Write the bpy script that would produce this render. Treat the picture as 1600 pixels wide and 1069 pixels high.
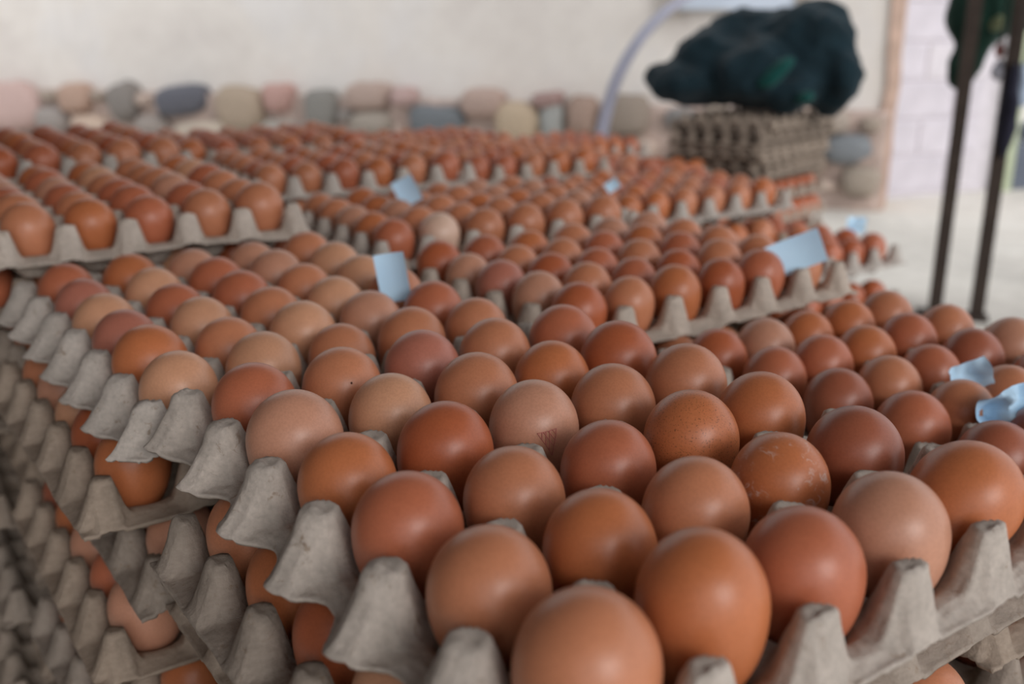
import bpy, math, random
import numpy as np
from mathutils import Matrix, Vector, noise as mnoise

random.seed(7)
rng = np.random.default_rng(7)
scene = bpy.context.scene
col = scene.collection
for o in list(bpy.data.objects):
    bpy.data.objects.remove(o)

# ------------------------------------------------------------------ camera
U = 0.05                                   # one egg cell, metres
EYE = 0.73                                 # camera height above the ground
EGG_Z = EYE - 3.6963625 * U                # level of the egg centres in the nearest tray
PITCH, YAW, FPX = 0.30468916, 0.61494819, 1555.0
cp, sp, cy_, sy_ = math.cos(PITCH), math.sin(PITCH), math.cos(YAW), math.sin(YAW)
RGT = np.array([cy_, -sy_, 0.0])
FWDH = np.array([sy_, cy_, 0.0])
UPV = np.array([0, 0, 1.0])
FWD = cp * FWDH - sp * UPV
CUP = sp * FWDH + cp * UPV
CAM = np.array([-3.32775226 * U, -3.93605391 * U, EYE])

cd = bpy.data.cameras.new('camera')
cd.sensor_width = 36.0
cd.lens = FPX * 36.0 / 1600.0
cd.clip_start = 0.01
cd.dof.use_dof = True
cd.dof.focus_distance = 0.465
cd.dof.aperture_fstop = 6.0
cam = bpy.data.objects.new('camera', cd)
M = Matrix.Identity(4)
for r in range(3):
    M[r][0], M[r][1], M[r][2], M[r][3] = RGT[r], CUP[r], -FWD[r], CAM[r]
cam.matrix_world = M
col.objects.link(cam)
scene.camera = cam

# ------------------------------------------------------------------ light
world = bpy.data.worlds.new('overcast_sky')
scene.world = world
world.use_nodes = True
wn = world.node_tree.nodes
wn['Background'].inputs[0].default_value = (0.92, 0.955, 1.0, 1)
wn['Background'].inputs[1].default_value = 1.0

sd = bpy.data.lights.new('veiled_sun', 'SUN')
sd.energy = 1.7
sd.angle = math.radians(30)
sd.color = (1.0, 0.97, 0.95)
sun = bpy.data.objects.new('veiled_sun', sd)
col.objects.link(sun)
sun_from = -0.80 * FWDH + 0.52 * RGT + 0.50 * UPV    # behind the photographer, a little to the right
sun.rotation_euler = Vector(sun_from).to_track_quat('Z', 'Y').to_euler()

vs = scene.view_settings
vs.view_transform = 'Standard'
vs.look = 'None'
vs.gamma = 1.0
vs.exposure = 0.1
vs.use_curve_mapping = False

# ------------------------------------------------------------------ helpers
def lin(c):
    return tuple((v / 255.0 / 12.92) if v <= 10 else ((v / 255.0 + 0.055) / 1.055) ** 2.4 for v in c)

def ray(px, py):
    return FWD + RGT * ((px - 800) / FPX) - CUP * ((py - 534.5) / FPX)

def at_z(px, py, z):
    d = ray(px, py)
    return CAM + d * ((z - CAM[2]) / d[2])

def at_d(px, py, depth):
    return CAM + ray(px, py) * depth

def ground(xc, d, z=0.0):
    p = CAM + RGT * xc + FWDH * d
    return np.array([p[0], p[1], z])

def link(o, parent=None):
    col.objects.link(o)
    if parent is not None:
        o.parent = parent
    return o

def mesh_obj(name, verts, faces, mat, parent=None, smooth=True):
    me = bpy.data.meshes.new(name)
    me.from_pydata([tuple(v) for v in verts], [], [tuple(f) for f in faces])
    me.validate()
    if smooth:
        me.polygons.foreach_set('use_smooth', [True] * len(me.polygons))
    me.update()
    if mat:
        me.materials.append(mat)
    return link(bpy.data.objects.new(name, me), parent)

def tag(o, label, cat, group=None, kind=None):
    o['label'] = label
    o['category'] = cat
    if group:
        o['group'] = group
    if kind:
        o['kind'] = kind
    return o

def struct(o):
    o['kind'] = 'structure'
    return o

def box(x0, x1, y0, y1, z0, z1):
    v = [(x, y, z) for z in (z0, z1) for y in (y0, y1) for x in (x0, x1)]
    f = [(0, 2, 3, 1), (4, 5, 7, 6), (0, 1, 5, 4), (2, 6, 7, 3), (0, 4, 6, 2), (1, 3, 7, 5)]
    return v, f

def tube(pts, rad, seg=12, cap=True):
    pts = [np.array(p, float) for p in pts]
    n = len(pts)
    rad = rad if isinstance(rad, (list, tuple)) else [rad] * n
    verts, faces = [], []
    up = np.array([0.31, 0.17, 0.93])
    for i, p in enumerate(pts):
        t = pts[min(i + 1, n - 1)] - pts[max(i - 1, 0)]
        t = t / np.linalg.norm(t)
        a = np.cross(t, up); a /= np.linalg.norm(a)
        b = np.cross(t, a)
        for k in range(seg):
            an = 2 * math.pi * k / seg
            verts.append(p + rad[i] * (a * math.cos(an) + b * math.sin(an)))
    for i in range(n - 1):
        for k in range(seg):
            k2 = (k + 1) % seg
            faces.append((i * seg + k, i * seg + k2, (i + 1) * seg + k2, (i + 1) * seg + k))
    if cap:
        faces.append(tuple(range(seg - 1, -1, -1)))
        faces.append(tuple((n - 1) * seg + k for k in range(seg)))
    return verts, faces

# ------------------------------------------------------------------ materials
def new_mat(name):
    m = bpy.data.materials.new(name)
    m.use_nodes = True
    nt = m.node_tree
    b = nt.nodes['Principled BSDF']
    return m, nt, b

def noise_node(nt, scale, detail=4, rough=0.55, coord='Object', dist=0.0, vec_scale=None):
    tc = nt.nodes.new('ShaderNodeTexCoord')
    n = nt.nodes.new('ShaderNodeTexNoise')
    n.inputs['Scale'].default_value = scale
    n.inputs['Detail'].default_value = detail
    n.inputs['Roughness'].default_value = rough
    n.inputs['Distortion'].default_value = dist
    if vec_scale:
        mp = nt.nodes.new('ShaderNodeMapping')
        mp.inputs['Scale'].default_value = vec_scale
        nt.links.new(tc.outputs[coord], mp.inputs['Vector'])
        nt.links.new(mp.outputs[0], n.inputs['Vector'])
    else:
        nt.links.new(tc.outputs[coord], n.inputs['Vector'])
    return n

def ramp(nt, fac, stops):
    r = nt.nodes.new('ShaderNodeValToRGB')
    e = r.color_ramp.elements
    e[0].position, e[0].color = stops[0][0], (*stops[0][1], 1)
    e[1].position, e[1].color = stops[-1][0], (*stops[-1][1], 1)
    for p, c in stops[1:-1]:
        x = e.new(p); x.color = (*c, 1)
    nt.links.new(fac, r.inputs[0])
    return r

def mixc(nt, a, b, fac, mode='MIX'):
    m = nt.nodes.new('ShaderNodeMix')
    m.data_type = 'RGBA'
    m.blend_type = mode
    for s, v in ((6, a), (7, b)):
        if isinstance(v, tuple):
            m.inputs[s].default_value = (*v, 1)
        else:
            nt.links.new(v, m.inputs[s])
    if isinstance(fac, (int, float)):
        m.inputs[0].default_value = fac
    else:
        nt.links.new(fac, m.inputs[0])
    return m.outputs[2]

def bump(nt, b, height, strength, dist):
    bn = nt.nodes.new('ShaderNodeBump')
    bn.inputs['Strength'].default_value = strength
    bn.inputs['Distance'].default_value = dist
    nt.links.new(height, bn.inputs['Height'])
    nt.links.new(bn.outputs[0], b.inputs['Normal'])
    return bn

def simple_mat(name, rgb, rough=0.8, var=0.12, scale=8, bs=0.0, bd=0.002, bscale=None, obj_color=False, spec=0.3):
    m, nt, b = new_mat(name)
    n = noise_node(nt, scale, 5)
    if obj_color:
        oi = nt.nodes.new('ShaderNodeObjectInfo')
        base = oi.outputs['Color']
        r = ramp(nt, n.outputs[0], [(0.3, (1 - var * 1.6,) * 3), (0.7, (1 + var * 0.5,) * 3)])
        c = mixc(nt, base, r.outputs[0], 1.0, 'MULTIPLY')
    else:
        lo = tuple(v * (1 - var) for v in rgb); hi = tuple(min(1, v * (1 + var)) for v in rgb)
        c = ramp(nt, n.outputs[0], [(0.3, lo), (0.7, hi)]).outputs[0]
    nt.links.new(c, b.inputs['Base Color'])
    b.inputs['Roughness'].default_value = rough
    b.inputs['Specular IOR Level'].default_value = spec
    if bs:
        n2 = noise_node(nt, bscale or scale * 6, 6)
        bump(nt, b, n2.outputs[0], bs, bd)
    return m

def pulp_mat():
    m, nt, b = new_mat('moulded_pulp')
    oi = nt.nodes.new('ShaderNodeObjectInfo')
    n1 = noise_node(nt, 45, 5, 0.6)
    tone = ramp(nt, n1.outputs[0], [(0.3, (0.80, 0.79, 0.77)), (0.7, (1.1, 1.09, 1.07))])
    c = mixc(nt, oi.outputs['Color'], tone.outputs[0], 1.0, 'MULTIPLY')
    n2 = noise_node(nt, 130, 5, 0.7, dist=0.6)                          # brown flecks in the recycled fibre
    fl = ramp(nt, n2.outputs[0], [(0.60, (0, 0, 0)), (0.70, (1, 1, 1))])
    c = mixc(nt, c, (0.22, 0.135, 0.075), mul(nt, fl.outputs[0], 0.6))
    n3 = noise_node(nt, 420, 3, 0.6, vec_scale=(1, 0.35, 1))
    fb = ramp(nt, n3.outputs[0], [(0.3, (0.86,) * 3), (0.7, (1.08,) * 3)])
    c = mixc(nt, c, fb.outputs[0], 1.0, 'MULTIPLY')
    nt.links.new(c, b.inputs['Base Color'])
    b.inputs['Roughness'].default_value = 0.95
    b.inputs['Specular IOR Level'].default_value = 0.12
    nb = noise_node(nt, 260, 7, 0.68)
    bump(nt, b, nb.outputs[0], 0.75, 0.0013)
    return m

def mul(nt, sock, k):
    mm = nt.nodes.new('ShaderNodeMath')
    mm.operation = 'MULTIPLY'
    mm.inputs[1].default_value = k
    nt.links.new(sock, mm.inputs[0])
    return mm.outputs[0]

def egg_mat(name, kind='plain', attr=False):
    m, nt, b = new_mat(name)
    if attr:
        at = nt.nodes.new('ShaderNodeAttribute')
        at.attribute_name = 'egg_colour'
        base = at.outputs['Color']
    else:
        base = nt.nodes.new('ShaderNodeObjectInfo').outputs['Color']
    n1 = noise_node(nt, 55, 3, 0.5)
    r1 = ramp(nt, n1.outputs[0], [(0.3, (0.93, 0.92, 0.91)), (0.7, (1.06, 1.06, 1.07))])
    c = mixc(nt, base, r1.outputs[0], 1.0, 'MULTIPLY')
    n2 = noise_node(nt, 900, 3, 0.6)                                    # faint pores
    r2 = ramp(nt, n2.outputs[0], [(0.35, (0.93, 0.91, 0.9)), (0.6, (1.03,) * 3)])
    c = mixc(nt, c, r2.outputs[0], 1.0, 'MULTIPLY')
    if kind == 'speckled':
        n3 = noise_node(nt, 1300, 2, 0.5)
        r3 = ramp(nt, n3.outputs[0], [(0.6, (0, 0, 0)), (0.67, (1, 1, 1))])
        c = mixc(nt, c, (0.16, 0.055, 0.02), mul(nt, r3.outputs[0], 0.75))
    if kind == 'scratched':
        n3 = noise_node(nt, 150, 6, 0.75, dist=1.2, vec_scale=(1, 1, 1))
        r3 = ramp(nt, n3.outputs[0], [(0.55, (0, 0, 0)), (0.63, (1, 1, 1))])
        n4 = noise_node(nt, 40, 2, 0.5)
        r4 = ramp(nt, n4.outputs[0], [(0.46, (0, 0, 0)), (0.56, (1, 1, 1))])
        f = mixc(nt, r3.outputs[0], r4.outputs[0], 1.0, 'MULTIPLY')
        c = mixc(nt, c, (0.66, 0.48, 0.41), mul(nt, f, 0.75))
    nt.links.new(c, b.inputs['Base Color'])
    b.inputs['Roughness'].default_value = 0.37
    b.inputs['Specular IOR Level'].default_value = 0.5
    nb = noise_node(nt, 1100, 4, 0.6)
    bump(nt, b, nb.outputs[0], 0.10, 0.0003)
    return m

PULP = pulp_mat()
EGG = egg_mat('egg_shell')
EGG_SPK = egg_mat('egg_shell_speckled', 'speckled')
EGG_SCR = egg_mat('egg_shell_scratched', 'scratched')
EGG_ATT = egg_mat('egg_shell_far', attr=True)

# ------------------------------------------------------------------ the setting: ground, walls, plinth
def floor_mat():
    m, nt, b = new_mat('pale_dusty_concrete')
    n = noise_node(nt, 1.3, 6, 0.6, vec_scale=(1, 1, 1), dist=0.5)
    c = ramp(nt, n.outputs[0], [(0.3, lin((196, 190, 182))), (0.55, lin((220, 215, 206))), (0.75, lin((232, 228, 220)))])
    n2 = noise_node(nt, 14, 6, 0.7)
    r2 = ramp(nt, n2.outputs[0], [(0.35, (0.86,) * 3), (0.65, (1.04,) * 3)])
    cc = mixc(nt, c.outputs[0], r2.outputs[0], 1.0, 'MULTIPLY')
    nt.links.new(cc, b.inputs['Base Color'])
    b.inputs['Roughness'].default_value = 0.9
    bump(nt, b, n2.outputs[0], 0.3, 0.004)
    return m

def plaster_mat():
    m, nt, b = new_mat('cream_plaster')
    n = noise_node(nt, 1.6, 6, 0.6, dist=0.4)
    c = ramp(nt, n.outputs[0], [(0.3, lin((214, 206, 200))), (0.5, lin((226, 219, 212))), (0.72, lin((222, 218, 216)))])
    n2 = noise_node(nt, 9, 6, 0.65)
    r2 = ramp(nt, n2.outputs[0], [(0.35, (0.95, 0.945, 0.94)), (0.65, (1.02,) * 3)])
    cc = mixc(nt, c.outputs[0], r2.outputs[0], 1.0, 'MULTIPLY')
    nt.links.new(cc, b.inputs['Base Color'])
    b.inputs['Roughness'].default_value = 0.92
    bump(nt, b, n2.outputs[0], 0.35, 0.01)
    return m

fv = [(x * 9.0 / 12, y * 9.0 / 12, 0) for y in range(-12, 13) for x in range(-12, 13)]
ff = [(a + 25 * b_, a + 1 + 25 * b_, a + 26 + 25 * b_, a + 25 + 25 * b_) for b_ in range(24) for a in range(24)]
floor = struct(mesh_obj('floor', fv, ff, floor_mat()))
floor.location = (1.5, 2.5, 0)

# tarpaulin roof over the egg stacks and an added left sheet that darkens that side: both out of the frame, they keep the sky off the eggs
TARP = simple_mat('grey_green_awning', lin((104, 97, 94)), 0.9, 0.15, 3)
def sheet(name, p00, p10, p11, p01, n=14, sag=0.06):
    V, F_ = [], []
    for j in range(n + 1):
        for i in range(n + 1):
            a, b_ = i / n, j / n
            p = (p00 * (1 - a) + p10 * a) * (1 - b_) + (p01 * (1 - a) + p11 * a) * b_
            w = 16 * a * (1 - a) * b_ * (1 - b_)
            V.append(p - np.array([0, 0, sag * w]) + np.array([0.02, 0.02, 0]) * mnoise.noise((a * 5, b_ * 5, 2)))
    for j in range(n):
        for i in range(n):
            q = j * (n + 1) + i
            F_.append((q, q + 1, q + n + 2, q + n + 1))
    m_ = len(V)
    V += [p + np.array([0, 0, 0.004]) for p in V]
    F_ += [tuple(q + m_ for q in reversed(f)) for f in F_]
    return struct(mesh_obj(name, V, F_, TARP))
CX0, CX1, CD0, CD1, CZ = -1.75, 1.7, -1.7, 2.9, 2.0
ceil = sheet('ceiling', ground(CX0, CD0, CZ), ground(CX1, CD0, CZ), ground(CX1, CD1, CZ + .15), ground(CX0, CD1, CZ + .15))
wl = sheet('added_shade_left', ground(-1.15, -3.4, 0), ground(-1.15, 2.0, 0), ground(-1.15, 2.0, CZ + .1), ground(-1.15, -3.4, CZ + .1), sag=0)  # unseen sheet, added to cut the light from the left
for i, (a, b_) in enumerate(((CX0, CD0), (CX1, CD0), (CX0, CD1), (CX1 + .35, CD1))):
    v, f = tube([ground(a, b_, 0), ground(a, b_, CZ + .16)], 0.02, 10)
    struct(mesh_obj('trim_%d' % (i + 2), v, f, TARP))

# back wall: origin at its right-hand corner, local x runs to the left along the wall, local y towards the camera
W_R = ground(1.545, 4.774 - 0.38 * 1.545)
W_L = ground(-4.6, 4.774 + 0.38 * 4.6)
wdir = (W_L - W_R) / np.linalg.norm(W_L - W_R)
wnor = np.array([-wdir[1], wdir[0], 0]);
if wnor @ (CAM - W_R) < 0: wnor = -wnor
WLEN = float(np.linalg.norm(W_L - W_R))
PL_H = 0.44
def wall_matrix():
    m = Matrix.Identity(4)
    for r in range(3):
        m[r][0], m[r][1], m[r][2], m[r][3] = wdir[r], wnor[r], UPV[r], W_R[r]
    return m

def wall_sheet(x0, x1, z0, z1, nx, nz, amp):
    vs_, fs_ = [], []
    for k in range(nz + 1):
        for i in range(nx + 1):
            x = x0 + (x1 - x0) * i / nx; z = z0 + (z1 - z0) * k / nz
            d = amp * mnoise.noise((x * 2.1, z * 2.3, 3.3)) + amp * 0.5 * mnoise.noise((x * 6, z * 6, 1.3))
            if k == 0:
                z += 0.018 * mnoise.noise((x * 5, 0.2, 9))
            vs_.append((x, d, z))
    for k in range(nz):
        for i in range(nx):
            a = k * (nx + 1) + i
            fs_.append((a, a + nx + 1, a + nx + 2, a + 1))
    n = len(vs_)
    vs_ += [(x, -0.28, z) for x, d, z in vs_]
    fs_ += [tuple(q + n for q in reversed(f)) for f in fs_]
    ring = list(range(nx + 1)) + [k * (nx + 1) + nx for k in range(1, nz + 1)] + [nz * (nx + 1) + i for i in range(nx - 1, -1, -1)] + [k * (nx + 1) for k in range(nz - 1, 0, -1)]
    for a, c in zip(ring, ring[1:] + ring[:1]):
        fs_.append((a, c, c + n, a + n))
    return vs_, fs_

wv, wf = wall_sheet(0.0, WLEN, 0.0, 2.5, 120, 44, 0.008)
wall = struct(mesh_obj('wall_back', wv, wf, plaster_mat()))
wall.matrix_world = wall_matrix()

MORTAR = simple_mat('pinkish_mortar', lin((184, 164, 154)), 0.95, 0.22, 14, 0.6, 0.01, 60)
STONE = simple_mat('field_stone', (1, 1, 1), 0.88, 0.16, 16, 0.6, 0.006, 70, obj_color=True)
mv, mf = wall_sheet(-0.01, WLEN, -0.02, PL_H - 0.03, 160, 12, 0.016)
mv = [(x, y + (0.045 if y > -0.1 else 0.0), z) for x, y, z in mv]
mesh_obj('mortar', mv, mf, MORTAR, wall)

def stone_mesh(seed):
    vs_, fs_ = [], []
    nu, nv = 14, 9
    for j in range(nv + 1):
        th = math.pi * j / nv
        for i in range(nu):
            ph = 2 * math.pi * i / nu
            e = 0.68
            sx = math.copysign(abs(math.cos(ph)) ** e, math.cos(ph)) * math.sin(th) ** e
            sy = math.copysign(abs(math.sin(ph)) ** e, math.sin(ph)) * math.sin(th) ** e
            sz = math.copysign(abs(math.cos(th)) ** e, math.cos(th))
            k = 1 + 0.16 * mnoise.noise((sx * 1.3 + seed * 7.1, sy * 1.3, sz * 1.3)) + 0.05 * mnoise.noise((sx * 3 + seed, sy * 3, sz * 3))
            vs_.append((sx * k, sy * k, sz * k))
    for j in range(nv):
        for i in range(nu):
            i2 = (i + 1) % nu
            fs_.append((j * nu + i, (j + 1) * nu + i, (j + 1) * nu + i2, j * nu + i2))
    me = bpy.data.meshes.new('stone')
    me.from_pydata(vs_, [], fs_)
    me.validate()
    me.polygons.foreach_set('use_smooth', [True] * len(me.polygons))
    me.materials.append(STONE)
    return me
STONES = [stone_mesh(s) for s in range(7)]

def wall_hit(px, py):
    d = ray(px, py)
    t = ((W_R - CAM) @ wnor) / (d @ wnor)
    p = CAM + d * t - W_R
    return float(p @ wdir), float(p[2]), t

stones = []
def add_stone(x, z, w, h, rgb, rot=0.0, depth=0.075):
    o = bpy.data.objects.new('stone', STONES[len(stones) % 7])
    link(o, wall)
    o.location = (x, 0.045, z)
    o.scale = (w / 2, depth, h / 2)
    o.rotation_euler = (0, rot, 0)
    o.color = (*lin(rgb), 1)
    stones.append((x, z, w, h))

# stones one can make out in the photograph: (centre px, centre py, width px, height px, colour, tilt)
for px, py, w, h, c, rot in [
        (292, 156, 96, 46, (112, 112, 120), 0.12), (385, 168, 88, 64, (188, 168, 148), -0.1), (512, 170, 58, 62, (150, 146, 140), 0),
        (690, 190, 96, 52, (128, 132, 136), -0.05), (205, 158, 56, 60, (150, 142, 136), 0.3), (130, 152, 58, 46, (200, 168, 150), 0.1),
        (32, 165, 110, 74, (214, 184, 176), 0.05), (95, 185, 60, 40, (178, 168, 162), 0), (155, 198, 74, 40, (222, 196, 176), 0.0),
        (330, 205, 110, 34, (216, 200, 182), 0.06), (445, 152, 52, 44, (206, 166, 156), 0), (585, 150, 78, 44, (196, 172, 160), 0.05),
        (590, 190, 70, 36, (184, 172, 160), 0.1), (450, 203, 74, 34, (190, 182, 172), 0), (760, 160, 70, 44, (198, 172, 160), 0),
        (815, 190, 76, 60, (208, 186, 160), 0.0), (870, 188, 40, 56, (178, 178, 174), 0), (862, 152, 50, 26, (180, 150, 144), 0.1),
        (915, 180, 48, 62, (178, 152, 138), 0), (985, 178, 70, 64, (160, 146, 134), 0), (640, 150, 40, 30, (206, 176, 170), 0),
        (250, 195, 60, 34, (178, 166, 158), 0.0), (1325, 230, 70, 44, (142, 146, 150), 0.1), (1345, 280, 60, 48, (176, 162, 148), 0),
        (1300, 190, 56, 36, (186, 172, 160), 0)]:
    x, z, t = wall_hit(px, py)
    add_stone(x, min(z, PL_H - 0.02), w / FPX * t, h / FPX * t, c, rot)
cols_ = [(196, 176, 164), (182, 166, 152), (208, 186, 172), (160, 152, 146), (204, 172, 162), (172, 154, 140), (214, 200, 184), (146, 142, 140)]
for t_ in range(2600):
    big = 1.0 - t_ / 2600
    w = random.uniform(0.07, 0.14) + 0.2 * big * random.random(); h = w * random.uniform(0.5, 0.75)
    x = random.uniform(0.05, WLEN - 0.1); zz = random.uniform(0.03, PL_H - h * 0.3)
    if all(abs(x - sx) > (w + sw) * 0.44 or abs(zz - sz) > (h + sh) * 0.44 for sx, sz, sw, sh in stones):
        add_stone(x, zz, w, h, random.choice(cols_), random.uniform(-0.15, 0.15), random.uniform(0.045, 0.075))
# corner strip where the plaster ends, brick coloured
TRIM = simple_mat('brick_dust_edge', lin((196, 168, 152)), 0.9, 0.2, 12, 0.4, 0.006)
tv, tf = [], []
for k in range(40):
    z = 2.5 * k / 39
    d = 0.006 * mnoise.noise((0.3, z * 7, 1)); e = 0.012 * mnoise.noise((5.3, z * 9, 1))
    tv += [(-0.03, -0.2, z), (-0.03 + e, 0.012 + d, z), (0.02 + e, 0.02 + d, z), (0.03 + e, -0.02, z)]
for k in range(39):
    for q in range(3):
        a = 4 * k + q
        tf.append((a, a + 1, a + 5, a + 4))
tf += [(0, 1, 2, 3), (156, 159, 158, 157)]
trim = struct(mesh_obj('trim_1', tv, tf, TRIM, None, False))
trim.matrix_world = wall_matrix()

# pale block wall to the right of the corner
R0 = ground(1.50, 4.40); R1 = ground(4.6, 5.75)
rdir = (R1 - R0) / np.linalg.norm(R1 - R0)
rnor = np.array([rdir[1], -rdir[0], 0])
if rnor @ (CAM - R0) < 0: rnor = -rnor
RLEN = float(np.linalg.norm(R1 - R0))
mr = Matrix.Identity(4)
for r in range(3):
    mr[r][0], mr[r][1], mr[r][2], mr[r][3] = rdir[r], rnor[r], UPV[r], R0[r]
JOINT = simple_mat('lime_joint', lin((206, 200, 206)), 0.95, 0.1, 20)
BLOCK = simple_mat('whitewashed_block', (1, 1, 1), 0.9, 0.08, 10, 0.4, 0.006, 50, obj_color=True)
bv, bf = box(-0.2, RLEN, -0.2, -0.006, 0, 2.5)
wall_r = struct(mesh_obj('wall_right', bv, bf, JOINT, None, False))
wall_r.matrix_world = mr
def block_mesh(w, h):
    b_ = 0.008
    v = [(x, -0.01, z) for x, z in ((0, 0), (w, 0), (w, h), (0, h))]
    v += [(x, -0.003, z) for x, z in ((0, 0), (w, 0), (w, h), (0, h))]
    v += [(x, 0.003, z) for x, z in ((b_, b_), (w - b_, b_), (w - b_, h - b_), (b_, h - b_))]
    f = [(8, 9, 10, 11)[::-1]]
    for a in (0, 4):
        for i in range(4):
            i2 = (i + 1) % 4
            f.append((a + i, a + 4 + i, a + 4 + i2, a + i2))
    me = bpy.data.meshes.new('block')
    me.from_pydata(v, [], f)
    me.materials.append(BLOCK)
    return me
BH, BW = 0.165, 0.36
bm_full, bm_half = block_mesh(BW - 0.012, BH - 0.012), block_mesh(BW / 2 - 0.012, BH - 0.012)
DOOR_X = 0.86
for r in range(9):
    x = -0.18
    if r % 2:
        o = link(bpy.data.objects.new('block', bm_half), wall_r); o.location = (x, 0, r * BH + 0.02)
        g = random.uniform(0.94, 1.02); o.color = (*[v * g for v in lin((212, 206, 214))], 1)
        x += BW / 2
    while x < DOOR_X - 0.2:
        hm = bm_full if x + BW < DOOR_X + 0.02 else bm_half
        o = link(bpy.data.objects.new('block', hm), wall_r)
        o.location = (x, 0, r * BH + 0.02)
        g = random.uniform(0.96, 1.03)
        o.color = (*[v * g for v in lin(random.choice([(208, 202, 209), (205, 199, 206), (210, 204, 209)]))], 1)
        x += BW if hm is bm_full else BW / 2
# door in that wall, half hidden by the stand: pale leaf, greenish jamb, slate kick panel
door = struct(bpy.data.objects.new('door_1', None)); link(door); door.matrix_world = mr
DW = simple_mat('white_door_paint', lin((214, 210, 206)), 0.6, 0.05, 5)
DG = simple_mat('pale_green_paint', lin((170, 178, 150)), 0.6, 0.08, 6)
DS = simple_mat('slate_paint', lin((92, 98, 110)), 0.7, 0.12, 8)
v, f = box(DOOR_X + 0.05, DOOR_X + 0.95, -0.005, 0.03, 0.30, 2.1); mesh_obj('door_leaf', v, f, DW, door, False)
v, f = box(DOOR_X - 0.03, DOOR_X + 0.05, -0.005, 0.06, 0.0, 2.15); mesh_obj('door_jamb', v, f, DG, door, False)
v, f = box(DOOR_X + 0.95, DOOR_X + 1.03, -0.005, 0.06, 0.0, 2.15); mesh_obj('door_jamb', v, f, DG, door, False)
v, f = box(DOOR_X + 0.05, DOOR_X + 0.95, -0.005, 0.05, 0.005, 0.30); mesh_obj('kick_panel', v, f, DS, door, False)

# pale blue board fixed on the plaster, only its lower edge in view
bx0, bz0, _ = wall_hit(1245, 14); bx1, bz1, _ = wall_hit(1062, 9)
BLUEW = simple_mat('pale_blue_board', lin((206, 216, 230)), 0.6, 0.03, 6)
v, f = box(bx0, bx1, 0.012, 0.045, bz0, bz0 + 0.55)
board = struct(bpy.data.objects.new('window_1', None)); link(board); board.matrix_world = wall_matrix()
mesh_obj('window_pane', v, f, BLUEW, board, False)
FR = simple_mat('grey_frame', lin((176, 166, 156)), 0.7, 0.1, 9)
for a, b_ in ((bx0 - 0.05, bx0), (bx1, bx1 + 0.05)):
    v, f = box(a, b_, 0.012, 0.06, bz0 - 0.03, bz0 + 0.55); mesh_obj('window_frame', v, f, FR, board, False)

# ------------------------------------------------------------------ egg trays
PU, PV = 1.0, 1.0709                      # cell pitch across the 5-cell and the 6-cell side
POST, SADDLE, TH = 0.87, 0.40, 0.045
def smax(a, b, k):
    h = np.clip(0.5 + 0.5 * (a - b) / k, 0, 1)
    return b * (1 - h) + a * h + k * h * (1 - h)

def vnoise(x, y, s, seed):
    return np.array([mnoise.noise((a * s, b * s, seed)) for a, b in zip(x.ravel(), y.ravel())]).reshape(x.shape)

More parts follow.
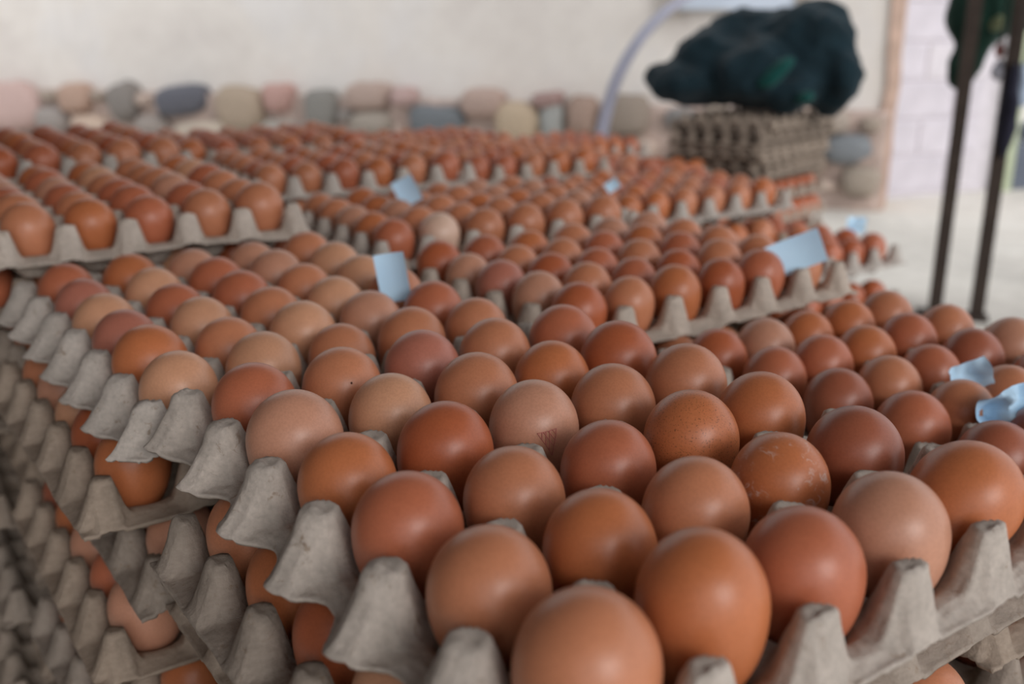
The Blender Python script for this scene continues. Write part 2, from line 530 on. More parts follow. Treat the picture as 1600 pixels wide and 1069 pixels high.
def tray_mesh(name, step, scallop=(0, 0, 0, 0), round_post=False, rough=0.012, seed=1, warp=0.0, lips=(.34, .34, .34, .34), slope=3.3):
    """moulded pulp tray, 5 x 6 cups; scallop = depth of the wavy rim on the -x, +x, -y, +y side"""
    LIP = 0.46
    hx, hy = 2.5 * PU, 3.0 * PV
    nx = int(round((2 * hx + 2 * LIP) / step)); ny = int(round((2 * hy + 2 * LIP) / step))
    gx, gy = np.meshgrid(np.linspace(-hx - LIP, hx + LIP, nx + 1), np.linspace(-hy - LIP, hy + LIP, ny + 1))
    X, Y = gx, gy
    cx = np.clip(np.floor((X + hx) / PU), 0, 4) + 0.5 - hx / PU
    cyy = np.clip(np.floor((Y + hy) / PV), 0, 5) + 0.5 - hy / PV
    dx, dy = X - cx * PU, Y - cyy * PV
    n8 = vnoise(X, Y, 2.2, seed)
    r = np.sqrt(dx ** 2 + dy ** 2) + 0.015 * n8
    t = np.clip((r - 0.13) / 0.33, 0, 1)
    cup = SADDLE * (t * t * (3 - 2 * t)) ** 0.9
    ox = np.maximum(np.abs(X) - hx, 0); oy = np.maximum(np.abs(Y) - hy, 0)
    out = np.maximum(ox, oy)
    cup = np.where(out > 0, SADDLE, cup)
    qx = np.clip(np.round((X + hx) / PU), 0, 5) * PU - hx
    qy = np.clip(np.round((Y + hy) / PV), 0, 6) * PV - hy
    ax, ay = np.abs(X - qx), np.abs(Y - qy)
    if round_post:
        d = np.sqrt(ax ** 2 + ay ** 2)
        post = POST - 4.6 * np.maximum(d - 0.165, 0) - 0.25 * np.maximum(0.1 - d, 0)
    else:
        d = np.maximum(np.maximum(ax, ay), (ax + ay) * 0.74)
        post = POST - slope * np.maximum(d - 0.145, 0) - 0.2 * np.maximum(0.10 - d, 0)
        # flat, broad outer flank running down to the rim, with a fold along its middle
        along = np.where(ox >= oy, ay, ax)
        flank = POST - 1.35 * np.maximum(out - 0.06, 0) - 5.5 * np.maximum(along - 0.135 - 0.06 * out, 0) + 0.05 * np.exp(-(along / 0.045) ** 2) * np.clip(out / 0.08, 0, 1)
        post = np.where(out > 0, np.maximum(post, flank), post)
    z = smax(cup, post, np.where(out > 0, 0.17, 0.10) if not round_post else 0.06)
    z = np.where(out > 0, z - 0.10 * (out / LIP) ** 1.6, z)
    # raised bead along the outermost edge
    z = z + 0.02 * np.clip((out - LIP * 0.78) / (LIP * 0.22), 0, 1)
    z += rough * n8 + rough * 0.6 * vnoise(X, Y, 7.0, seed + 5)
    if step < 0.05:
        z += 0.004 * vnoise(X, Y, 21.0, seed + 9)
        X = X + 0.01 * vnoise(X, Y, 4.0, seed + 11); Y = Y + 0.01 * vnoise(X, Y, 4.0, seed + 13)
    if warp:
        z += warp * (out / LIP) * vnoise(X, Y, 0.7, seed + 17)
    # each side's lip gets its own width, pulled in between the posts where the rim is wavy
    wy = 0.5 - 0.5 * np.cos(2 * np.pi * (gy + hy) / PV)          # 0 at a post, 1 mid-cup
    wx = 0.5 - 0.5 * np.cos(2 * np.pi * (gx + hx) / PU)
    fx = np.where(gx < 0, lips[0] * (1 - scallop[0] * wy ** 0.8), lips[1] * (1 - scallop[1] * wy ** 0.8)) / LIP - 1
    fy = np.where(gy < 0, lips[2] * (1 - scallop[2] * wx ** 0.8), lips[3] * (1 - scallop[3] * wx ** 0.8)) / LIP - 1
    X = X + np.sign(gx) * ox * fx
    Y = Y + np.sign(gy) * oy * fy
    P = np.stack([X, Y, z], 2)
    du = np.gradient(P, axis=1); dv = np.gradient(P, axis=0)
    N = np.cross(du, dv); N /= np.linalg.norm(N, axis=2, keepdims=True)
    Q = P - N * TH
    n = (nx + 1) * (ny + 1)
    idx = np.arange(n).reshape(ny + 1, nx + 1)
    a, b_, c, d_ = idx[:-1, :-1].ravel(), idx[:-1, 1:].ravel(), idx[1:, 1:].ravel(), idx[1:, :-1].ravel()
    top = np.stack([a, b_, c, d_], 1); bot = np.stack([d_, c, b_, a], 1) + n
    ring = np.concatenate([idx[0, :], idx[1:, -1], idx[-1, -2::-1], idx[-2:0:-1, 0]])
    rn = np.roll(ring, -1)
    side = np.stack([ring, ring + n, rn + n, rn], 1)
    faces = np.concatenate([top, bot, side])
    verts = np.concatenate([P.reshape(-1, 3), Q.reshape(-1, 3)]) * U
    me = bpy.data.meshes.new(name)
    me.vertices.add(len(verts)); me.vertices.foreach_set('co', verts.ravel())
    me.loops.add(faces.size); me.loops.foreach_set('vertex_index', faces.ravel())
    me.polygons.add(len(faces)); me.polygons.foreach_set('loop_start', np.arange(0, faces.size, 4))
    me.polygons.foreach_set('use_smooth', np.ones(len(faces), bool))
    me.update(); me.validate()
    me.materials.append(PULP)
    return me

T_HERO = tray_mesh('pulp_tray', 0.034, (0.62, 0.0, 0.1, 0.3), seed=3, rough=0.022, warp=0.07, lips=(.5, .3, .2, .3), slope=3.0)
T_WAVY = tray_mesh('pulp_tray', 0.05, (0.6, 0.3, 0.2, 0.3), seed=8, rough=0.022, warp=0.06, lips=(.5, .3, .25, .4), slope=3.0)
T_MAIN = tray_mesh('pulp_tray', 0.05, (0.08, 0.08, 0.08, 0.08), seed=21, rough=0.014, warp=0.08, lips=(.3, .3, .3, .3), slope=3.8)
T_ROUND = tray_mesh('pulp_tray', 0.05, (0.15, 0.15, 0.15, 0.15), round_post=True, seed=31)
T_FAR = tray_mesh('pulp_tray', 0.075, (0.1, 0.1, 0.1, 0.1), seed=41, lips=(.3, .3, .3, .3), slope=4.4)

# ------------------------------------------------------------------ eggs
EQ, TOPL, BOTL, RAD = 0.705, 0.475, 0.645, 0.4355      # equator height above the cup, semi-axes
def egg_arrays(nu, nv, fat=1.0, point=1.0):
    vs_, fs_ = [(0, 0, TOPL)], []
    for j in range(1, nv):
        th = math.pi * j / nv
        c, s = math.cos(th), math.sin(th)
        z = TOPL * c if c > 0 else BOTL * point * c
        rr = RAD * fat * s
        for i in range(nu):
            ph = 2 * math.pi * i / nu
            vs_.append((rr * math.cos(ph), rr * math.sin(ph), z))
    vs_.append((0, 0, -BOTL * point))
    for i in range(nu):
        fs_.append((0, 1 + i, 1 + (i + 1) % nu))
    for j in range(nv - 2):
        for i in range(nu):
            i2 = (i + 1) % nu
            a = 1 + j * nu
            fs_.append((a + i, a + nu + i, a + nu + i2, a + i2))
    last = len(vs_) - 1
    a = 1 + (nv - 2) * nu
    for i in range(nu):
        fs_.append((a + i, last, a + (i + 1) % nu))
    return np.array(vs_) * U, fs_

def egg_mesh(nu, nv, mat, fat=1.0, point=1.0):
    v, f = egg_arrays(nu, nv, fat, point)
    me = bpy.data.meshes.new('egg')
    me.from_pydata(v.tolist(), [], f)
    me.polygons.foreach_set('use_smooth', [True] * len(me.polygons))
    me.materials.append(mat)
    return me
E_HI = [egg_mesh(48, 32, EGG, 1.0, 1.0), egg_mesh(48, 32, EGG, 0.985, 1.04), egg_mesh(48, 32, EGG, 1.01, 0.97)]
E_LO = [egg_mesh(28, 18, EGG, 1.0, 1.0), egg_mesh(28, 18, EGG, 0.985, 1.04), egg_mesh(28, 18, EGG, 1.01, 0.97)]
E_SPK = egg_mesh(48, 32, EGG_SPK)
E_SCR = egg_mesh(48, 32, EGG_SCR)

# shell colours (as the shell itself, sRGB) and the word used for them
SHELL = {
    'r': ((188, 104, 68), 'reddish brown'), 'o': ((196, 112, 62), 'orange brown'), 'd': ((180, 92, 50), 'deep rust brown'),
    'm': ((200, 126, 86), 'mid brown'), 't': ((214, 154, 116), 'light tan'), 'p': ((202, 142, 112), 'pinkish tan'),
    'u': ((184, 110, 88), 'mauve brown'), 'w': ((226, 188, 164), 'very pale cream'), 'k': ((168, 92, 62), 'dark brown')}
EGGS = []          # dicts: world location, rotation, scale, colour key, label, mesh hint
TRAYS = []

def cell_xy(rot, i, j):
    """i counts along the stack's local x, j along its local y; rot = tray turned a quarter"""
    if rot:
        return (i - 2.5) * PV, (j - 2.0) * PU
    return (i - 2.0) * PU, (j - 2.5) * PV

ORD = ['first', 'second', 'third', 'fourth', 'fifth', 'sixth']
def add_tray(mesh, c, z, yaw, rot, label, group, tint, tilt=(0, 0)):
    o = bpy.data.objects.new('egg_tray', mesh)
    link(o)
    o.location = (c[0], c[1], z)
    o.rotation_euler = (tilt[0], tilt[1], yaw + (math.pi / 2 if rot else 0))
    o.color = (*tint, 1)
    tag(o, label, 'egg tray', group)
    TRAYS.append(o)
    return o

PULPC = lin((198, 187, 178))
def stack(key, x, y, z, yawdeg, rot, nlay, mesh, tray_phrase, stack_phrase, colours=None, palette='rommmttopdk', sides=2, lower=T_MAIN, top_label=None,
          skip=(), jitter=0.10, tilt_amp=6.0):
    """x, y: cell (0,0) of the top tray in cell units, z: level of its eggs against the nearest tray's eggs"""
    yaw = math.radians(yawdeg)
    c, s = math.cos(yaw), math.sin(yaw)
    ax, ay = cell_xy(rot, 0, 0)
    cxy = np.array([x - (c * ax - s * ay), y - (s * ax + c * ay)])
    ztop = EGG_Z + z * U - 0.745 * U                     # underside of the top tray's cups
    gap = (ztop - TH * U * 1.2) / max(nlay - 1, 1)
    rs = random.Random(key)
    n = 'the ' + tray_phrase
    for L in range(nlay):
        rr = rot if L % 2 == 0 else (not rot)
        jx = jy = 0.0; jyaw = 0.0
        if L:
            jx, jy, jyaw = rs.uniform(-jitter, jitter), rs.uniform(-jitter, jitter), rs.uniform(-0.03, 0.03)
            if key == 'B' and L % 2 == 0: jy += 0.35
            if key in 'AB' and L % 2: jx += 0.3               # these sit pushed in under the tray above
        zz = ztop - L * gap
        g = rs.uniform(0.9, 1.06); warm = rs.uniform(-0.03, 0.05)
        if L: g *= 0.66; warm += 0.07                       # shade on the lower trays put into a darker, browner tint
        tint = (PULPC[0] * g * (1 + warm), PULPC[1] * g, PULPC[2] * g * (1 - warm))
        wc = (cxy + np.array([jx, jy])) * U
        if L == 0:
            lab = top_label or ('grey pulp tray full of brown eggs, ' + tray_phrase)
        elif L == nlay - 1:
            lab = 'grey pulp egg tray on the ground under the ' + stack_phrase
        else:
            lab = 'grey egg tray, %s layer from top of the %s' % (NUM[L], stack_phrase)
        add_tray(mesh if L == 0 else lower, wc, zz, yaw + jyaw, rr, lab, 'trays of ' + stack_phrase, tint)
        nu, nv = (6, 5) if rr else (5, 6)
        for j in range(nv):
            for i in range(nu):
                if L == 0:
                    if (i, j) in skip:
                        continue
                else:
                    if L > sides_depth(key):
                        continue
                    if not (i == 0 or j == 0):
                        continue
                lx, ly = cell_xy(rr, i, j)
                yy = yaw + jyaw
                px = (wc[0] / U + math.cos(yy) * lx - math.sin(yy) * ly) * U
                py = (wc[1] / U + math.sin(yy) * lx + math.cos(yy) * ly) * U
                k = rs.choice(palette)
                if L == 0 and colours and (i, j) in colours:
                    k = colours[(i, j)]
                word = SHELL[k][1]
                if L == 0:
                    lab = '%s egg, %s, row %s from front, %s from left' % (word, tray_phrase, ORD[j], ORD[i])
                elif i == 0:
                    lab = '%s egg at left rim, %s layer of %s, %s from front' % (word, NUM[L], stack_phrase, ORD[j])
                else:
                    lab = '%s egg at front rim, %s layer of %s, %s from left' % (word, NUM[L], stack_phrase, ORD[i])
                sc = rs.uniform(0.965, 1.03)
                EGGS.append(dict(key=key, L=L, ij=(i, j), loc=(px + rs.uniform(-.02, .02) * U, py + rs.uniform(-.02, .02) * U, zz + EQ * U * sc + 0.002),
                                 rot=(math.radians(rs.uniform(-tilt_amp, tilt_amp)), math.radians(rs.uniform(-tilt_amp, tilt_amp)), rs.uniform(0, 6.28)),
                                 sc=sc, k=k, label=lab, jit=rs.uniform(0.94, 1.06), group='eggs in ' + n if L == 0 else 'eggs showing between the layers of ' + stack_phrase))
    return cxy, ztop, gap

NUM = ['top', 'second', 'third', 'fourth', 'fifth', 'sixth', 'seventh', 'eighth', 'ninth', 'tenth', 'eleventh', 'twelfth', 'thirteenth']
SD = {'A': 5, 'B': 6, 'C': 2, 'D': 2, 'E': 2, 'F': 1, 'H': 3, 'G': 2, 'Z': 6}
def sides_depth(key):
    return SD.get(key, 1)

CA = {}
for i, s_ in enumerate(['mmropr', 'oomdtm', 'rmrpmu', 'poomom', 'okomdr']):
    for j, ch in enumerate(s_):
        CA[(i, j)] = ch
CB = {}
for i, s_ in enumerate(['toutur', 'tmtrto', 'mtmrrp', 'mptmpp', 'mrmttm']):
    for j, ch in enumerate(s_):
        CB[(i, j)] = ch
CC = {(0, 1): 'k', (0, 2): 'r', (0, 3): 'k', (0, 4): 'r', (0, 5): 'd', (1, 2): 'm', (1, 3): 'm', (1, 4): 'r', (1, 5): 'p', (2, 4): 'o', (2, 5): 'o', (2, 3): 'r', (2, 2): 'm',
      (3, 5): 'o', (3, 4): 'r', (3, 3): 'k', (4, 5): 'm', (4, 4): 'm', (4, 3): 'p'}
CE = {(0, 0): 'd', (1, 0): 'm', (2, 0): 'o', (3, 0): 'd', (4, 0): 'r', (0, 1): 'p', (0, 2): 'u', (0, 3): 'p', (0, 4): 'd'}
CF = {(0, 0): 'r', (1, 0): 'w', (2, 0): 'm', (3, 0): 'm', (4, 0): 'm'}

stack('A', 0.0, 0.0, 0.0, 0.0, False, 11, T_HERO, 'nearest tray', 'nearest stack', CA)
stack('B', -0.3, 6.85, -0.2, 0.5, False, 11, T_WAVY, 'tray behind nearest, on left', 'left stack', CB)
stack('C', 6.95, 0.19, -0.91, -0.6, False, 10, T_ROUND, 'tray right of the nearest', 'right-hand stack', CC, palette='rrmmdko')
pD = at_z(44, 361, EGG_Z + 0.46 * U) / U
stack('D', pD[0], pD[1], 0.46, -2.0, False, 12, T_MAIN, 'raised far-left tray', 'raised far-left stack', palette='orrmdmtmp')
stack('E', 6.09, 7.63, -0.53, 1.3, True, 11, T_MAIN, 'middle tray', 'middle stack', CE, palette='mmorrmdpm')
stack('F', 6.3, 13.9, -0.45, -3.0, True, 11, T_FAR, 'tray behind the middle one', 'stack behind the middle', CF, palette='mmopom', lower=T_FAR)
def far(key, px, py, z, yaw, rot, nlay, phrase, sphrase, pal='mroomr'):
    p = (at_z(px, py, EGG_Z + z * U)) / U
    stack(key, p[0], p[1], z, yaw, rot, nlay, T_FAR, phrase, sphrase, palette=pal, lower=T_FAR)
far('K', 420, 282, -0.2, -4, True, 11, 'tray behind the raised one', 'stack behind the raised one')
far('D2', 0, 258, 0.46, -1, False, 12, 'back tray at far left', 'back stack at far left', 'rdrom')
far('N', 300, 240, -0.1, -6, True, 11, 'tray below the dark slate stone', 'stack below the slate stone')
far('K2', 700, 268, -0.7, -4, True, 10, 'tray below the grey-blue stone', 'stack below the grey-blue stone')
far('N2', 600, 240, -0.7, 0, True, 10, 'tray nearest the stone plinth', 'stack nearest the stone plinth', 'rorm')
far('F2', 980, 326, -1.2, -3, True, 9, 'tray right behind the middle one', 'stack right behind the middle')
far('L', 830, 285, -1.3, 0, True, 9, 'tray below the hose', 'stack below the hose')
far('G', 1060, 333, -2.6, 28, True, 8, 'tray left of the cloth stack', 'stack left of the cloth')
far('Mm', 1040, 285, -3.0, 30, True, 7, 'tray under the cloth pile', 'stack in front of the cloth pile', 'drod')
far('Pp', 860, 242, -1.6, 8, True, 8, 'tray at the foot of the hose', 'stack at the foot of the hose', 'drod')
pH = at_z(1362, 388, EGG_Z - 2.9 * U) / U
stack('H', pH[0] - 5 * PV, pH[1], -2.9, 0.0, True, 7, T_FAR, 'low tray by the bright ground', 'low stack by the bright ground', palette='drod', lower=T_FAR)

# special eggs of the nearest tray
for e in EGGS:
    if e['key'] == 'A' and e['L'] == 0:
        ij = e['ij']
        if ij == (2, 3): e['label'] = 'pinkish tan egg with a faint pink triangular stamp in the nearest tray'; e['stamp'] = True; e['rot'] = (0, 0, 0)
        if ij == (3, 1): e['label'] = 'orange brown egg with whitish scratches in the nearest tray'; e['mesh'] = E_SCR
        if ij == (3, 2): e['label'] = 'orange brown egg with fine dark speckles in the nearest tray'; e['mesh'] = E_SPK
        if ij == (1, 5): e['label'] = 'mid brown egg with one dark dot in the nearest tray'; e['dot'] = True; e['rot'] = (0, 0, 0)
        if ij == (0, 0): e['label'] = 'large mid brown egg cut off by the bottom of the frame'; e['sc'] = 1.05
        if ij == (1, 0): e['label'] = 'tall orange brown egg at the front rim of the nearest tray'; e['sc'] = 1.03; e['loc'] = (e['loc'][0], e['loc'][1], e['loc'][2] + 0.006); e['tall'] = True
        if ij == (4, 0): e['label'] = 'orange brown egg leaning over at the right end of the front rim'; e['rot'] = (math.radians(10), math.radians(38), 0)
    if e['key'] == 'F' and e['L'] == 0 and e['ij'] == (1, 0):
        e['label'] = 'very pale cream egg standing out behind the middle tray'

def visible_size(e):
    p = np.array(e['loc']) - CAM
    dz = p @ FWD
    if dz < 0.05: return 0
    x = 800 + FPX * (p @ RGT) / dz; y = 534.5 - FPX * (p @ CUP) / dz
    r = RAD * U * FPX / dz
    if x < -r or x > 1600 + r or y < -r or y > 1069 + r: return 0
    return r * (1.0 if e['L'] == 0 else 0.8)
for e in EGGS:
    e['vis'] = visible_size(e)
seen = sorted([e for e in EGGS if e['vis'] > 0], key=lambda e: -e['vis'])
single = seen[:300]
rest = seen[300:] + [e for e in EGGS if e['vis'] <= 0 and e['L'] == 0]      # trays stay full beyond the frame
def colour(e):
    c = lin(SHELL[e['k']][0])
    gm = sum(c) / 3; c = tuple(v * 0.92 + gm * 0.08 for v in c)
    return tuple(min(1, v * e['jit']) for v in c)
STAMP = simple_mat('faded_red_ink', lin((198, 118, 110)), 0.6, 0.15, 300)
DOT = simple_mat('dark_speck', lin((70, 38, 24)), 0.6, 0.1, 100)
def egg_surface(az, el):
    """point on the shell (local) at azimuth az and colatitude el"""
    c, s = math.cos(el), math.sin(el)
    zz = (TOPL if c > 0 else BOTL) * c
    return np.array([RAD * s * math.cos(az), RAD * s * math.sin(az), zz]) * U * 1.004
for n_, e in enumerate(single):
    me = e.get('mesh') or (E_HI if e['vis'] > 45 else E_LO)[n_ % 3]
    o = bpy.data.objects.new('egg', me)
    link(o)
    o.location, o.rotation_euler = e['loc'], e['rot']
    s_ = e['sc']
    o.scale = (s_, s_, s_ * (1.07 if e.get('tall') else 1.0))
    o.color = (*colour(e), 1)
    tag(o, e['label'], 'egg', e['group'])
    toc = CAM - np.array(e['loc']); az0 = math.atan2(toc[1], toc[0])
    if e.get('stamp'):
        A0, A1, A2 = (az0 + 0.08, 1.30), (az0 + 0.52, 1.24), (az0 + 0.40, 1.72)
        lines = [(A0, A1), (A1, A2), (A2, A0)]
        for q in (0.3, 0.55, 0.78):
            lines.append((tuple(a + (b - a) * q for a, b in zip(A0, A1)), tuple(a + (b - a) * q for a, b in zip(A2, A1))))
            lines.append((tuple(a + (b - a) * q for a, b in zip(A0, A2)), tuple(a + (b - a) * (q * 0.8) for a, b in zip(A0, A1))))
        V, F_ = [], []
        for p, q in lines:
            v, f = tube([egg_surface(p[0] + (q[0] - p[0]) * t / 7, p[1] + (q[1] - p[1]) * t / 7) for t in range(8)], 0.00016, 5)
            F_ += [tuple(i + len(V) for i in ff_) for ff_ in f]; V += v
        st = mesh_obj('ink_stamp', V, F_, STAMP, o); st['label'] = 'faint pink triangular ink stamp'
    if e.get('dot'):
        p = egg_surface(az0 - 0.1 + 0.35, 1.12)
        V, F_ = [], []
        v, f = egg_arrays(8, 6)
        st = mesh_obj('dark_spot', v * 0.026 + p, f, DOT, o); st['label'] = 'small dark spot'

if rest:
    ev, ef = egg_arrays(16, 10)
    V, F_, C_ = [], [], []
    off = 0
    for e in rest:
        rm = np.array(Matrix.Rotation(e['rot'][0], 3, 'X') @ Matrix.Rotation(e['rot'][1], 3, 'Y'))
        V.append((ev * e['sc']) @ rm.T + np.array(e['loc']))
        F_ += [tuple(i + off for i in f) for f in ef]
        C_.append(np.tile([*colour(e), 1.0], (len(ev), 1)))
        off += len(ev)
    o = mesh_obj('egg_mass', np.concatenate(V).tolist(), F_, EGG_ATT)
    at = o.data.color_attributes.new('egg_colour', 'FLOAT_COLOR', 'POINT')
    at.data.foreach_set('color', np.concatenate(C_).ravel())
    tag(o, 'many more brown eggs filling the trays at the far back', 'eggs', None, 'stuff')
print('EGGS', len(EGGS), 'seen', len(seen), 'single', len(single), 'rest', len(rest), 'smallest single r', single[-1]['vis'])

# ------------------------------------------------------------------ stack of trays under the cloth
ZC = at_d(1172, 240, 2.62)
zc_yaw = math.radians(12)
zl = 0.004
rs = random.Random(99)
for L in range(7):
    g_ = rs.uniform(0.6, 0.76); tint = tuple(v * g_ * k_ for v, k_ in zip(PULPC, (1.06, 1, 0.94)))  # darker brown tint stands in for shade below the cloth
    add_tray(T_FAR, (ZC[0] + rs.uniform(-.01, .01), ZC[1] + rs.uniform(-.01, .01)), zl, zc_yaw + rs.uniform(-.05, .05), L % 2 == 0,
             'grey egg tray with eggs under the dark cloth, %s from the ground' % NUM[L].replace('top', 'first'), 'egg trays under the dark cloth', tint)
    zl += 0.05
ZEGG0 = zl
for L in range(10):
    g_ = rs.uniform(0.4, 0.72); tint = tuple(v * g_ * k_ for v, k_ in zip(PULPC, (1.08, 1, 0.92)))  # shading by the cloth put into the tint of the empties too
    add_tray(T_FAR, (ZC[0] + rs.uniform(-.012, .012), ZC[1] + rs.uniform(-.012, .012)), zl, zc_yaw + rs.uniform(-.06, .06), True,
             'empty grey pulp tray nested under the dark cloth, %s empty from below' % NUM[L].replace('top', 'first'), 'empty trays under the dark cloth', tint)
    zl += 0.0145
ZTOP = zl - 0.0145 + POST * U
# eggs seen in the lower layers of that stack
V, F_, C_ = [], [], []
ev, ef = egg_arrays(16, 10)
off = 0
for L in range(3, 7):
    rot = L % 2 == 0
    nu, nv = (6, 5) if rot else (5, 6)
    for j in range(nv):
        for i in range(nu):
            if not (i == 0 or j == 0): continue
            lx, ly = cell_xy(rot, i, j)
            p = np.array([ZC[0] + (math.cos(zc_yaw) * lx - math.sin(zc_yaw) * ly) * U, ZC[1] + (math.sin(zc_yaw) * lx + math.cos(zc_yaw) * ly) * U, 0.004 + L * 0.05 + EQ * U + 0.002])
            V.append(ev * 0.97 + p); F_ += [tuple(q + off for q in f) for f in ef]; off += len(ev)
            C_.append(np.tile([*lin(SHELL[rs.choice('drro')][0]), 1.0], (len(ev), 1)))
o = mesh_obj('egg_mass', np.concatenate(V).tolist(), F_, EGG_ATT)
at = o.data.color_attributes.new('egg_colour', 'FLOAT_COLOR', 'POINT')
at.data.foreach_set('color', np.concatenate(C_).ravel())
tag(o, 'brown eggs showing between the layers of the stack under the dark cloth', 'eggs', None, 'stuff')

# ------------------------------------------------------------------ dark cloth heaped on that stack
def cloth_mat(name, rgb):
    m, nt, b = new_mat(name)
    n = noise_node(nt, 18, 5, 0.6)
    c = ramp(nt, n.outputs[0], [(0.3, tuple(v * 0.75 for v in rgb)), (0.7, tuple(v * 1.25 for v in rgb))])
    nt.links.new(c.outputs[0], b.inputs['Base Color'])
    b.inputs['Roughness'].default_value = 0.9
    b.inputs['Specular IOR Level'].default_value = 0.2
    b.inputs['Sheen Weight'].default_value = 0.08
    w = nt.nodes.new('ShaderNodeTexWave'); w.inputs['Scale'].default_value = 160
    tc = nt.nodes.new('ShaderNodeTexCoord'); nt.links.new(tc.outputs['Object'], w.inputs['Vector'])
    bump(nt, b, w.outputs['Fac'], 0.2, 0.001)
    return m

def blob_cloth(name, blobs, mat, parent=None, voxel=0.011, amp=0.022, seed=2.0):
    """blobs: (centre, radii, roll) ellipsoids fused into one folded heap"""
    V, F_ = [], []
    for c, rad, rot in blobs:
        nu, nv = 26, 16
        base = len(V)
        R3 = np.array(Matrix.Rotation(rot, 3, Vector(FWDH)))
        for j in range(nv + 1):
            th = math.pi * j / nv
            for i in range(nu):
                ph = 2 * math.pi * i / nu
                d = np.array([math.sin(th) * math.cos(ph), math.sin(th) * math.sin(ph), math.cos(th)])
                k = 1 + 0.10 * mnoise.noise(tuple(d * 1.6 + seed + base))
                loc = (RGT * d[0] * rad[0] + FWDH * d[1] * rad[1] + UPV * d[2] * rad[2]) * k
                V.append(np.array(c) + R3 @ loc)
        for j in range(nv):
            for i in range(nu):
                i2 = (i + 1) % nu
                F_.append((base + j * nu + i, base + (j + 1) * nu + i, base + (j + 1) * nu + i2, base + j * nu + i2))
    o = mesh_obj(name, V, F_, mat, parent)
    rm = o.modifiers.new('fuse', 'REMESH'); rm.mode = 'VOXEL'; rm.voxel_size = voxel; rm.use_smooth_shade = True
    sm = o.modifiers.new('soften', 'SMOOTH'); sm.iterations = 8; sm.factor = 0.5
    tex = bpy.data.textures.new(name + '_folds', 'MUSGRAVE' if False else 'CLOUDS'); tex.noise_scale = 0.085; tex.noise_depth = 2
    dm = o.modifiers.new('folds', 'DISPLACE'); dm.texture = tex; dm.strength = amp * 2.0; dm.mid_level = 0.5; dm.texture_coords = 'GLOBAL'
    dg = bpy.context.evaluated_depsgraph_get()
    me = bpy.data.meshes.new_from_object(o.evaluated_get(dg))
    o.modifiers.clear(); o.data = me
    me.polygons.foreach_set('use_smooth', [True] * len(me.polygons))
    return o

DEP = 2.55
def cl(px, py, dd=0.0):
    return at_d(px, py, DEP + dd)
s1 = DEP / FPX
DARK = cloth_mat('dark_teal_cloth', lin((22, 42, 50)))
cloth = blob_cloth('cloth_heap', [
    (cl(1072, 128, .02), (64 * s1, 0.13, 34 * s1), 0.12), (cl(1108, 98, .03), (58 * s1, 0.12, 54 * s1), -0.2), (cl(1165, 112), (84 * s1, 0.16, 56 * s1), 0),
    (cl(1160, 66, .06), (72 * s1, 0.12, 46 * s1), -0.1), (cl(1205, 60, .05), (60 * s1, 0.12, 44 * s1), 0), (cl(1264, 66, .0), (68 * s1, 0.16, 62 * s1), 0.1), (cl(1298, 120, -.03), (44 * s1, 0.14, 56 * s1), 0.05),
    (cl(1225, 132, .0), (72 * s1, 0.16, 38 * s1), 0)], DARK, amp=0.026)
tag(cloth, 'dark teal cloth heaped on top of a stack of trays', 'cloth')
TEAL = cloth_mat('teal_green_cloth', lin((14, 70, 66)))
pch = blob_cloth('lighter_fold', [(cl(1214, 112, -.15), (34 * s1, 0.03, 13 * s1), -0.7), (cl(1258, 152, -.15), (15 * s1, 0.03, 9 * s1), -0.3)], TEAL, cloth, voxel=0.006, amp=0.006)
pch['label'] = 'brighter teal green fold'

# ------------------------------------------------------------------ grey hose arching from behind the trays to the wall
HOSE = simple_mat('grey_plastic_hose', lin((168, 168, 184)), 0.55, 0.05, 20)
hp = [at_d(930, 330, 2.55), at_d(936, 240, 2.55), at_d(944, 190, 2.58), at_d(962, 128, 2.62), at_d(990, 75, 2.7), at_d(1024, 33, 2.85), at_d(1062, 2, 3.05), at_d(1110, -28, 3.35), at_d(1165, -50, 3.75), at_d(1200, -55, 4.15)]
hp.insert(0, np.array([hp[0][0], hp[0][1], 0.0]))
def smooth_path(p, n=8):
    out = []
    for i in range(len(p) - 1):
        p0, p1, p2, p3 = p[max(i - 1, 0)], p[i], p[i + 1], p[min(i + 2, len(p) - 1)]
        for k in range(n):
            t = k / n
            out.append(0.5 * ((2 * p1) + (-p0 + p2) * t + (2 * p0 - 5 * p1 + 4 * p2 - p3) * t * t + (-p0 + 3 * p1 - 3 * p2 + p3) * t ** 3))
    out.append(p[-1])
    return out
v, f = tube(smooth_path(hp), 0.016, 14)
tag(mesh_obj('hose', v, f, HOSE), 'pale grey hose arching up in front of the plaster wall', 'hose')

# ------------------------------------------------------------------ iron stand at the right with things hung on it
IRON = simple_mat('rusty_dark_iron', lin((58, 48, 42)), 0.7, 0.3, 30, 0.4, 0.002)
def angle_iron(w, h, t):
    sec = [(0, 0), (w, 0), (w, t), (t, t), (t, w), (0, w)]
    v = [(x, y, 0) for x, y in sec] + [(x, y, h) for x, y in sec]
    f = [(5, 4, 3, 2, 1, 0), (6, 7, 8, 9, 10, 11)] + [(i, (i + 1) % 6, (i + 1) % 6 + 6, i + 6) for i in range(6)]
    return v, f
f1 = at_z(1449, 492, 0.0); f2 = at_z(1514, 498, 0.0)
side = (f2 - f1) / np.linalg.norm(f2 - f1)
back = FWDH * 0.10 + RGT * 0.62
st = bpy.data.objects.new('iron_stand', None); link(st); st.location = f1
tag(st, 'dark rusty iron stand on thin legs at the right edge', 'stand')
STH = 0.98
def stand_part(name, v, f, offs, rz=0.0):
    o = mesh_obj(name, v, f, IRON, st, False); o.location = tuple(offs); o.rotation_euler = (0, 0, rz); return o
vz, fz = angle_iron(0.034, STH, 0.006)
rz = math.atan2(side[1], side[0])
